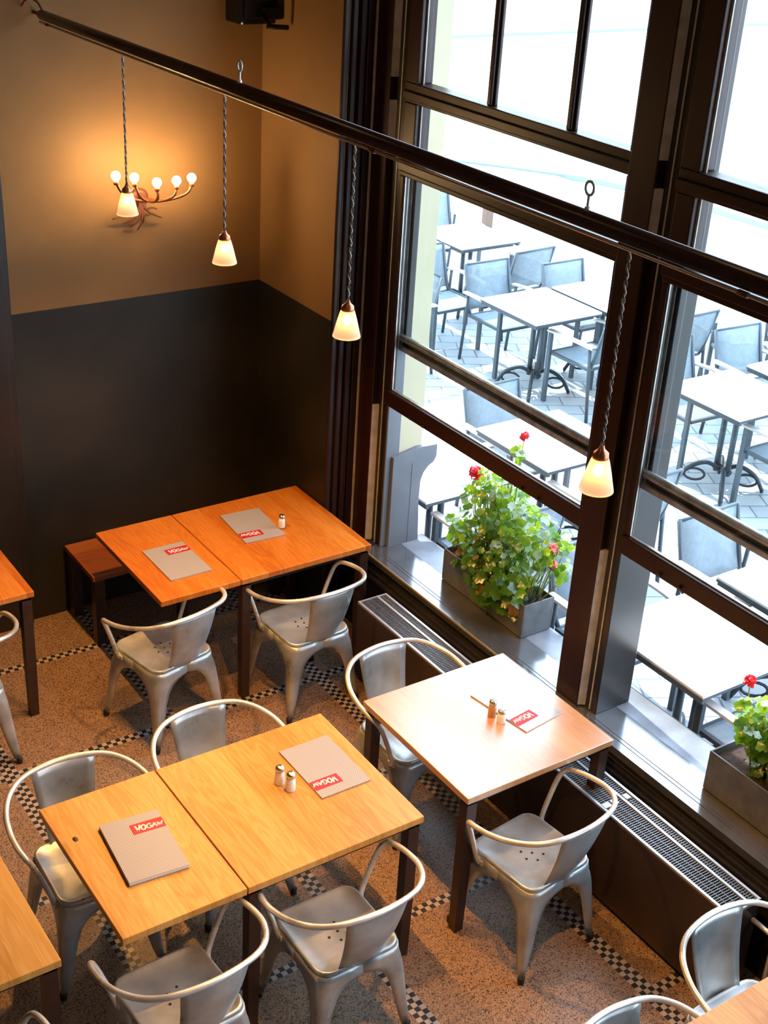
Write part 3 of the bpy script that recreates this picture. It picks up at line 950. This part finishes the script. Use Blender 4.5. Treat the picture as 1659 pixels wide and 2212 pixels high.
def shaker(x, y, z, label, jar, h=0.075, r=0.019):
    t = thing('shaker', label, 'shaker', (x, y, z), group='salt and pepper shakers')
    MB().lathe([(r * 0.95, 0), (r, 0.004), (r * 0.97, h * 0.5), (r * 0.8, h * 0.74)], n=16).build('glass_body', jar, t)
    MB().lathe([(r * 0.86, h * 0.74), (r * 0.9, h * 0.78), (r * 0.88, h * 0.93), (r * 0.6, h), (0.001, h * 1.01)], n=16).build('cap', CAPM, t)
    return t
shaker(3.318, 5.60, 0.7575, 'white salt shaker on the menu edge of the orange corner table', JARS)
shaker(2.236, 3.655, 0.7505, 'white salt shaker standing in front on the middle table', JARS, 0.085, 0.021)
shaker(2.218, 3.712, 0.7505, 'shaker standing behind the white one on the middle table', JARS, 0.085, 0.021)
shaker(3.262, 3.648, 0.7505, 'brown pepper shaker on the window table beside the shining menu', JARP, 0.085, 0.019)
shaker(3.270, 3.592, 0.7505, 'white salt shaker right of the brown pepper shaker on the window table', JARS, 0.065, 0.021)

# ------------------------------------------------------------------ radiator
t = thing('radiator', 'long low brown radiator with a pale grille top under the windows', 'radiator', (3.6, 3.75, 0))
X0, X1, Y0, Y1 = -0.095, 0.09, -1.35, 1.345
MB().bx(X0, X0 + 0.02, Y0, Y1, 0.03, 0.478).bx(X0 + 0.02, X1, Y1 - 0.01, Y1, 0.03, 0.478).bx(X0 + 0.02, X1, Y0, Y0 + 0.01, 0.03, 0.478).bx(X1 - 0.012, X1, Y0 + 0.01, Y1 - 0.01, 0.03, 0.478).build('casing', RADB, t, bevel=0.004)
fin = MB()
for k in range(118):
    yy = Y0 + 0.03 + k * 0.0225
    fin.bx(X0 + 0.025, X1 - 0.02, yy, yy + 0.003, 0.10, 0.45)
fin.build('fins', RADD, t)
g = MB()
for xx in (X0, X0 + 0.118, X1 - 0.012):
    g.bx(xx, xx + 0.012, Y0, Y1, 0.484, 0.495)
g.bx(X0, X1, Y0, Y0 + 0.01, 0.480, 0.494).bx(X0, X1, Y1 - 0.01, Y1, 0.480, 0.494)
for xx in (X0 + 0.045, X0 + 0.08, X0 + 0.150):
    g.bx(xx, xx + 0.0035, Y0, Y1, 0.482, 0.488, 1)
k = 0
yy = Y0 + 0.016
while yy < Y1 - 0.012:
    g.bx(X0 + 0.004, X1 - 0.004, yy, yy + 0.0042, 0.4835, 0.4905, 1)
    yy += 0.0125
g.build('grille', [RADG, RADS], t)
MB().bx(X0 + 0.01, X0 + 0.05, -0.62, -0.59, 0.490, 0.497).bx(X0 + 0.06, X0 + 0.09, -0.62, -0.59, 0.490, 0.497).bx(X0 + 0.135, X0 + 0.16, -0.62, -0.59, 0.490, 0.497).build('grille_clip', RADG, t)
MB().tube([(0.06, Y0 - 0.002, 0.40), (0.06, Y0 - 0.10, 0.40), (0.06, Y0 - 0.12, 0.39), (0.06, Y0 - 0.12, 0.0)], 0.011, 8).build('pipe', GALVT, t)
MB().ball((0.06, Y0 - 0.12, 0.42), 0.026).build('valve', CAPM, t)
for a in (Y0 + 0.2, Y1 - 0.2):
    MB().bx(-0.05, 0.05, a, a + 0.03, 0, 0.06).build('foot', BLACK, t)

# ------------------------------------------------------------------ hanging pole with pendants
PX_, PZ = 2.42, 3.333
t = thing('hanging_pole', 'long reddish dark wooden pole running beneath the ceiling parallel to the windows', 'pole', (PX_, 3.6, PZ))
MB().tube([(0, 2.83, 0), (0, 2.80, 0), (0, -2.9, 0.016)], [0.017, 0.0235, 0.025], 16).build('pole', POLEW, t)
cd = MB()
cd.tube([(-0.020, 2.78, -0.027), (-0.020, -2.85, -0.012)], 0.0055, 8)
cd.build('conduit', STEELROD, t)
for yy in (0.86, -1.04, -2.7):
    zz = (2.8 - yy) * 0.0028
    hk = MB().tube([(0, yy, 0.015 + zz), (0, yy, 0.065 + zz)], 0.004, 8)
    ring = [(0.0, yy + 0.016 * math.sin(a), 0.081 + zz + 0.018 * -math.cos(a)) for a in [2 * PI * k / 14 for k in range(14)]]
    hk.tube(ring, 0.004, 6, closed=True)
    hk.lathe([(0.010, 0.020 + zz), (0.007, 0.034 + zz)], (0, yy, 0), 8)
    hk.build('screw_eye', GALVT, t)
for yy in (2.7, 0.86 - 0.9, -1.6):
    MB().tube([(-0.020, yy, -0.028 + (2.8 - yy) * 0.0028), (-0.020, yy - 0.03, -0.028 + (2.8 - yy) * 0.0028)], 0.008, 8).build('conduit_clip', IRON, t)
hb = MB().tube(smoothpath([(0, 2.79, 0.02), (-0.02, 2.80, 0.06), (-0.05, 2.84, 0.07), (-0.06, 2.895, 0.03)], 4), 0.006, 6)
hb.tube([(0, 2.82, 0), (0, 2.9, 0)], 0.009, 8)
hb.build('wall_hook', IRON, t)
MB().tube([(0, -2.9, 0.02), (0, -2.9, 2.0)], 0.004, 6).build('hanging_wire', STEELROD, t)

def make_pendant():
    t = thing('pendant_lamp', 'x', 'lamp')
    n = 60
    for k in range(2):
        L = 0.530
        m = MB()
        m.tube([(0.0034 * math.cos(2 * PI * i / 5.0 + k * PI), 0.0034 * math.sin(2 * PI * i / 5.0 + k * PI), -0.0 - L * i / n) for i in range(n + 1)], 0.0028, 5)
        m.build('cord_strand', (CORD, CORDL)[k], t)
    MB().lathe([(0.005, -0.525), (0.010, -0.537), (0.021, -0.547), (0.023, -0.562), (0.020, -0.564)], n=18).build('cap', COPPER, t)
    m = MB()
    prof = [(0.0215, -0.562), (0.025, -0.571), (0.034, -0.603), (0.0425, -0.637), (0.0465, -0.653), (0.0475, -0.657)]
    rows = []
    N = 48
    for r, z in prof:
        rows.append([((r + 0.0006 * (i % 2)) * math.cos(2 * PI * i / N), (r + 0.0006 * (i % 2)) * math.sin(2 * PI * i / N), z) for i in range(N + 1)])
    m.loft(rows)
    m.build('glass_shade', SHADEM, t, solid=0.002)
    MB().ball((0, 0, -0.599), 0.015, 12, 8, sc=(1, 1, 1.3)).build('bulb', BULBM, t)
    ld = bpy.data.lights.new('bulb_light', 'SPOT')
    ld.spot_size = R(126)
    ld.spot_blend = 0.9
    ld.energy = PENDANT
    ld.shadow_soft_size = 0.012
    ld.color = (1.0, 0.47, 0.12)
    lo = bpy.data.objects.new('bulb_light', ld)
    C.objects.link(lo)
    lo.location = (0, 0, -0.635)
    lo.parent = t
    return t
PD = [(5.46, 0, 'small lit glass pendant lamp hanging in front of the wall light'),
      (4.548, 0.02, 'small lit glass pendant lamp hanging before the room corner, second from the left'),
      (3.655, 0.0, 'small lit glass pendant lamp hanging beside the first window frame, third from the left'),
      (2.37, -0.01, 'largest glass pendant lamp, hanging in front of the post between the windows')]
p0 = make_pendant()
for i, (y, dz, lab) in enumerate(PD):
    o = p0 if i == 0 else copy_tree(p0)
    o.location = (2.406, y, 3.299 + 0.0028 * (6.4 - y))
    tag(o, lab, 'lamp', 'pendant lamps on the pole')
    o.scale = (1, 1, (1.03, 0.975, 0.99, 1.025)[i])

# ------------------------------------------------------------------ branch-like wall light
t = thing('wall_light', 'rust brown branch shaped wall light with five glowing globe bulbs on the tan wall', 'lamp', (2.93, 6.5, 2.40))
MB().lathe([(0.05, 0), (0.05, 0.012), (0.03, 0.02)], n=18).build('wall_plate', IRON, t).rotation_euler = (PI / 2, 0, 0)
GL = [(-0.237, -0.26, 0.187), (-0.138, -0.26, 0.170), (-0.015, -0.26, 0.135), (0.094, -0.26, 0.135), (0.180, -0.26, 0.142)]
arms = MB()
for gx, gy, gz in GL:
    arms.tube(smoothpath([(0, -0.01, 0), (gx * 0.25, gy * 0.7, gz * 0.15), (gx * 0.8, gy, gz * 0.45), (gx, gy, gz - 0.03)], 5), [0.008] * 10 + [0.007] * 6, 7)
arms.build('branch_arm', IRON, t)
tw = MB()
for ex, ez in ((-0.17, -0.09), (-0.07, -0.14), (-0.03, -0.16), (0.085, -0.06), (0.11, -0.11), (0.0, -0.13), (-0.11, -0.12)):
    P = smoothpath([(0, -0.02, 0.02), (ex * 0.15, -0.05, -0.05), (ex * 0.5, -0.06, ez * 0.75), (ex, -0.04, ez)], 5)
    tw.tube(P, [0.008 * (1 - 0.6 * i / (len(P) - 1)) for i in range(len(P))], 6)
tw.build('drooping_twig', IRON, t)
for gx, gy, gz in GL:
    a = MB().lathe([(0.012, gz - 0.04), (0.013, gz - 0.02)], (gx, gy, 0), 10).build('bulb_holder', IRON, t)
    MB().ball((gx, gy, gz + 0.004), 0.0235, 14, 9).build('globe_bulb', GLOBEM, t)

# black bracket high in the corner
t = thing('wall_bracket', 'black wall mounted box with a jointed arm at the top of the corner', 'bracket', (3.55, 6.5, 3.3))
MB().bx(-0.11, 0.10, -0.16, 0, -0.03, 0.35).bx(-0.09, 0.06, -0.18, -0.16, 0.0, 0.30).build('box', BLACK, t, bevel=0.006)
MB().bx(0.0, 0.108, -0.22, -0.16, 0.0, 0.06).build('joint', BLACK, t, bevel=0.004)
MB().tube([(0.0, -0.2, 0.02), (-0.02, -0.28, 0.0), (-0.01, -0.30, -0.02)], 0.010, 8).tube([(-0.03, -0.30, -0.02), (0.09, -0.30, -0.028)], 0.013, 8).build('arm', BLACK, t)
for a, b in ((-0.1, -0.02), (0.0, 0.01)):
    MB().ball((a, -0.165, b), 0.007).build('bolt', GALVT, t)

# ------------------------------------------------------------------ geranium planters on the sill
def leaf(bm, c, nrm, size, mi=0, lobes=7):
    nrm = Vector(nrm).normalized()
    u = nrm.cross(Vector((random.random() - 0.5, random.random() - 0.5, random.random()))).normalized()
    v = nrm.cross(u)
    N = 14
    cen = bm.verts.new(Vector(c) - nrm * size * 0.16)
    ring = []
    for k in range(N):
        a = 2 * PI * k / N
        rr = size * (0.93 + 0.12 * math.cos(lobes * a)) * (0.62 if k == 0 else 1)
        ring.append(bm.verts.new(Vector(c) + u * rr * math.cos(a) + v * rr * math.sin(a) + nrm * size * 0.06 * math.sin(3 * a)))
    for k in range(N):
        f = bm.faces.new((cen, ring[k], ring[(k + 1) % N]))
        f.smooth = True
        f.material_index = mi

def flower(name, c, r, mat, parent):
    m = MB()
    for _ in range(48):
        d = Vector((random.gauss(0, 1), random.gauss(0, 1), random.gauss(0.4, 0.9))).normalized()
        leaf(m.bm, Vector(c) + d * r * random.choice((0.35, 0.75, 0.8)), d + Vector((random.gauss(0, .4), random.gauss(0, .4), random.gauss(0, .4))), r * 0.42, 0, 3)
    return m.build(name, mat, parent, fixn=False)

def planter(name, label, x0, x1, y0, y1, h, blobs, flowers, nleaf, ysh=0.0):
    ox, oy = (x0 + x1) / 2, (y0 + y1) / 2
    t = thing(name, label, 'plant', (ox, oy, 0.553))
    hx, hy = (x1 - x0) / 2, (y1 - y0) / 2
    th = 0.008
    m = MB()
    m.bx(-hx, hx, -hy, hy, 0, 0.01)
    m.bx(-hx, -hx + th, -hy, hy, 0.01, h).bx(hx - th, hx, -hy, hy, 0.01, h).bx(-hx + th, hx - th, -hy, -hy + th, 0.01, h).bx(-hx + th, hx - th, hy - th, hy, 0.01, h)
    m.build('planter_box', ZINC, t, bevel=0.002)
    MB().bx(-hx + th, hx - th, -hy + th, hy - th, 0.01, h - 0.03).build('soil', SOIL, t)
    tot = sum(b[6] for b in blobs)
    fo = MB()
    fy = MB()
    st = MB()
    for bx_, by_, bz_, rx, ry, rz_, wgt, sunlit in blobs:
        n = int(nleaf * wgt / tot)
        for _ in range(n):
            d = Vector((random.gauss(0, 1), random.gauss(0, 1), random.gauss(0, 1))).normalized()
            q = random.random() ** 0.45
            c = Vector((bx_ - ox + d.x * rx * q, by_ - oy + d.y * ry * q, bz_ - 0.553 + d.z * rz_ * q))
            if c.z < 0.03:
                c.z = 0.03 + random.random() * 0.05
            if c.x + ox < 3.94 and c.z + 0.553 > 1.38:
                continue
            nr = Vector((d.x * 0.5 - 0.35, d.y * 0.5 - 0.25, 0.7 + d.z * 0.4)) + Vector((random.gauss(0, .38), random.gauss(0, .38), random.gauss(0, .3)))
            sunlit_p = sunlit * (0.35 + 0.65 * max(0, d.z))  # sun-bright leaves favour the top of each clump
            if random.random() < sunlit_p:
                leaf(fy.bm, c, nr, random.uniform(0.012, 0.025))
            else:
                big = 1.25 if c.z < 0.30 else 1.0
                q2 = random.random()
                mi = 2 if (q2 < 0.05 and c.z < 0.4) else (1 if q2 < 0.10 + 0.34 * max(0, min(1, (c.x + 0.05) * 6 + (c.z - 0.3) * 1.5)) else 0)  # glare-pale leaves gather toward the top and outer side
                leaf(fo.bm, c, nr, random.uniform(0.015, 0.031) * big, mi)
            if random.random() < 0.16:
                base = Vector(((bx_ - ox) * 0.3 + random.uniform(-hx, hx) * 0.6, max(-hy + .03, min(hy - .03, c.y * 0.7)), h - 0.035))
                mid = (base + c) / 2 + Vector((random.gauss(0, .015), random.gauss(0, .015), 0.02))
                st.tube([base, mid, c], [0.004, 0.0028, 0.0018], 5)
    for cx_, cy_, cz_, r_, red in flowers:
        st.tube([Vector((cx_ - ox, cy_ - oy, cz_ - 0.553)), Vector(((cx_ - ox) * 0.5, (cy_ - oy) * 0.85, (cz_ - 0.553) * 0.55)), Vector(((cx_ - ox) * 0.2, (cy_ - oy) * 0.7, h - 0.03))], 0.0028, 5)
        flower('flower_head', (cx_ - ox, cy_ - oy, cz_ - 0.553), r_, PETAL if red else PETALP, t)
    st.build('stems', STEM, t)
    fo.build('foliage', [LEAF, LEAFP, LEAFD], t, fixn=False)['kind'] = 'stuff'
    fy.build('sunlit_leaves', LEAFY, t, fixn=False)['kind'] = 'stuff'
    return t
planter('geranium_planter', 'bushy geranium with red and pink flowers in a zinc box in the left window',
        3.99, 4.19, 4.31, 5.0, 0.19,
        [(4.04, 4.66, 0.84, 0.16, 0.33, 0.19, 5, 0.10), (4.12, 4.62, 1.04, 0.18, 0.44, 0.17, 5, 0.40), (4.00, 4.55, 0.72, 0.10, 0.22, 0.12, 2, 0.05), (4.10, 4.70, 1.20, 0.12, 0.22, 0.10, 1.6, 0.7), (4.12, 5.02, 0.80, 0.08, 0.14, 0.14, 0.7, 0.3), (4.12, 4.28, 1.02, 0.09, 0.12, 0.14, 0.8, 0.5), (4.11, 4.62, 1.44, 0.04, 0.06, 0.05, 0.16, 0.9)],
        [(4.10, 4.925, 1.205, 0.042, True), (4.10, 4.27, 1.07, 0.03, False), (4.10, 4.26, 0.98, 0.028, False), (4.11, 4.59, 1.55, 0.026, True)], 1150)
planter('geranium_planter', 'leafy yellow-green geranium in a dark zinc box at the right edge of the photo',
        3.935, 4.165, 2.15, 2.975, 0.20,
        [(4.07, 2.84, 0.92, 0.11, 0.15, 0.13, 4, 0.75), (4.09, 2.66, 0.88, 0.12, 0.20, 0.16, 4, 0.45), (4.04, 2.72, 0.78, 0.06, 0.16, 0.06, 1.2, 0.3), (4.05, 2.5, 0.95, 0.13, 0.22, 0.16, 2, 0.6)],
        [(4.14, 3.00, 1.03, 0.030, True), (4.02, 2.86, 0.90, 0.012, False)], 560)

# ------------------------------------------------------------------ terrace furniture
def make_otable():
    t = thing('terrace_table', 'x', 'table')
    MB().bx(-0.35, 0.35, -0.36, 0.36, 0.735, 0.75).build('tabletop', TABLEW, t, bevel=0.002)
    MB().bx(-0.352, 0.352, -0.362, 0.362, 0.722, 0.7345).bx(-0.345, -0.32, -0.355, 0.355, 0.70, 0.722).bx(0.32, 0.345, -0.355, 0.355, 0.70, 0.722).bx(-0.30, 0.30, -0.32, -0.29, 0.69, 0.722).bx(-0.30, 0.30, 0.29, 0.32, 0.69, 0.722).bx(-0.32, -0.29, -0.29, 0.29, 0.69, 0.722).bx(0.29, 0.32, -0.29, 0.29, 0.69, 0.722).build('edge_frame', TEDGE, t)
    b = MB()
    for sy_ in (-1, 1):
        b.tube([(0, sy_ * 0.055, 0.12), (0, sy_ * 0.055, 0.70)], 0.022, 8)
    b.build('column', OFRAME, t)
    f = MB()
    for k in range(4):
        a = PI / 4 + k * PI / 2
        ca, sa = math.cos(a), math.sin(a)
        P = smoothpath([(0.02, 0, 0.15), (0.12, 0, 0.19), (0.24, 0, 0.13), (0.31, 0, 0.02)], 5)
        f.tube([(p.x * ca, p.x * sa, p.z) for p in P], 0.016, 6)
        lp = [(0.19 + 0.075 * math.cos(q), 0.085 + 0.045 * math.sin(q)) for q in [2 * PI * j / 14 for j in range(14)]]
        f.tube([(r * ca, r * sa, z) for r, z in lp], 0.010, 6, closed=True)
        f.ball((0.31 * ca, 0.31 * sa, 0.014), 0.014, 8, 6)
    f.tube([(0, -0.08, 0.15), (0, 0.08, 0.15)], 0.02, 8)
    f.build('scroll_base', CIRON, t)
    return t
def make_ochair():
    t = thing('terrace_chair', 'x', 'chair')
    MB().bx(-0.235, 0.235, -0.20, 0.235, 0.428, 0.436).build('sling_seat', OSLING, t, bevel=0.002)
    m = MB()
    rows = [[(u * 0.225, -0.235 - 0.10 * v - 0.01 * math.sin(PI * v), 0.47 + 0.37 * v) for u in (-1, -0.33, 0.33, 1)] for v in [i / 6 for i in range(7)]]
    m.loft(rows)
    m.build('sling_back', OSLING, t, solid=0.006)
    f = MB()
    for s_ in (-1, 1):
        f.bx(min(s_ * 0.235, s_ * 0.26), max(s_ * 0.235, s_ * 0.26), -0.21, 0.24, 0.418, 0.442)
        f.tube([(s_ * 0.235, -0.21, 0.43), (s_ * 0.235, -0.235, 0.47), (s_ * 0.235, -0.340, 0.85)], 0.014, 8)
    f.bx(-0.235, 0.235, 0.225, 0.245, 0.415, 0.44).bx(-0.235, 0.235, -0.22, -0.20, 0.415, 0.44)
    f.tube([(-0.235, -0.340, 0.845), (0.235, -0.340, 0.845)], 0.011, 8)
    f.build('frame', OFRAME, t)
    for s_ in (-1, 1):
        MB().bx(s_ * 0.265 - 0.014, s_ * 0.265 + 0.014, 0.215, 0.25, 0, 0.615).build('leg', OFRAME, t)
        MB().tube([(s_ * 0.262, -0.22, 0.615), (s_ * 0.262, -0.235, 0.42), (s_ * 0.262, -0.28, 0.0)], 0.014, 8).build('leg', OFRAME, t)
        P = smoothpath([(s_ * 0.27, -0.27, 0.625), (s_ * 0.285, -0.1, 0.635), (s_ * 0.28, 0.10, 0.63), (s_ * 0.265, 0.26, 0.618)], 4)
        a = MB()
        a.loft([[(p.x - 0.024, p.y, p.z - 0.008), (p.x + 0.024, p.y, p.z - 0.008), (p.x + 0.024, p.y, p.z + 0.008), (p.x - 0.024, p.y, p.z + 0.008), (p.x - 0.024, p.y, p.z - 0.008)] for p in P], smooth=False)
        a.build('armrest', OARM, t)
    return t
OT = [(7.15, 7.965, 'white topped terrace table in the middle of the left window view'),
      (7.19, 5.845, 'white topped terrace table in the middle of the right window view'),
      (5.48, 5.84, 'white topped terrace table seen through the lower sash of the left window'),
      (4.56, 5.84, 'white topped terrace table behind the red geranium, nearest the building'),
      (4.56, 3.64, 'large looking white terrace table right outside the open right window'),
      (5.45, 3.68, 'white terrace table at the right edge behind the raised right sash'),
      (7.91, 7.95, 'white terrace table touching the middle one of the left window view on its right'),
      (8.05, 5.85, 'white terrace table at the right edge behind the middle one of the right window'),
      (7.86, 9.90, 'far white terrace table at the top of the left window view'),
      (7.10, 10.0, 'far white terrace table half behind the cream pier')]
ot0 = make_otable()
for i, (x, y, lab) in enumerate(OT):
    o = ot0 if i == 0 else copy_tree(ot0)
    o.location = (x, y, 0)
    tag(o, lab, 'table', 'white terrace tables')
OC = [(7.28, 8.54, 180, 'grey-blue terrace armchair tucked in on the far side of the left middle table'),
      (7.35, 7.50, 2, 'grey-blue terrace armchair on the near side of the left middle table'),
      (7.34, 6.36, 178, 'grey-blue terrace armchair on the far side of the right middle table'),
      (7.33, 5.36, 0, 'grey-blue terrace armchair on the near side of the right middle table'),
      (7.90, 9.32, 4, 'grey-blue terrace armchair with leaning back before the far white table'),
      (7.04, 9.16, 182, 'dark grey-blue terrace armchair beside the cream pier'),
      (7.91, 8.26, 180, 'pale grey-blue terrace armchair behind the right one of two joined tables'),
      (8.05, 6.33, 176, 'pale terrace armchair with a square back at the right edge of the view'),
      (7.99, 7.36, 2, 'dark terrace armchair just right of the right window jamb'),
      (8.60, 6.95, 60, 'pale terrace armchair turned sideways under the right head rail'),
      (8.22, 10.72, 180, 'farthest pale terrace armchair beside the top of the cream pier'),
      (5.54, 6.24, 180, 'grey terrace armchair behind the table seen through the left lower sash'),
      (5.47, 4.14, 180, 'grey terrace armchair with a large square back in the right window lower sash'),
      (4.60, 5.30, 0, 'dark terrace armchair behind the red geranium below the white table'),
      (4.62, 3.16, 0, 'dark terrace armchair under the near edge of the table outside the right window'),
      (5.50, 5.30, 0, 'terrace armchair behind the post between the windows, before a white table'),
      (4.60, 4.22, 180, 'terrace armchair seen in the gap right of the post between the windows'),
      (6.30, 8.90, 90, 'terrace armchair partly hidden at the foot of the cream pier')]
oc0 = make_ochair()
for i, (x, y, rz, lab) in enumerate(OC):
    o = oc0 if i == 0 else copy_tree(oc0)
    o.location = (x, y, 0)
    o.rotation_euler = (0, 0, R(rz))
    tag(o, lab, 'chair', 'sling armchairs on the terrace')
bo = thing('bollard', 'small brown post on the terrace beyond the far white tables', 'post', (9.95, 12.2, 0))
MB().bx(-0.05, 0.05, -0.05, 0.05, 0, 0.55).build('shaft', TERRAW, bo, bevel=0.01)
MB().bx(-0.056, 0.056, -0.056, 0.056, 0.55, 0.58).build('cap', TERRAW, bo, bevel=0.01)

# unseen rings added around the ceiling fill lights, above the frame
for n, (x, y) in enumerate(((0.4, 2.2), (1.4, 4.6), (2.6, 1.6))):
    t = thing('ceiling_fill_ring', 'ring housing added for an unseen ceiling fill light', 'lamp', (x, y, 5.3), group='added ceiling fill lights')
    MB().lathe([(0.17, 0), (0.17, -0.06), (0.14, -0.06), (0.14, -0.01)], n=24, cap=False).build('ring', BLACK, t)
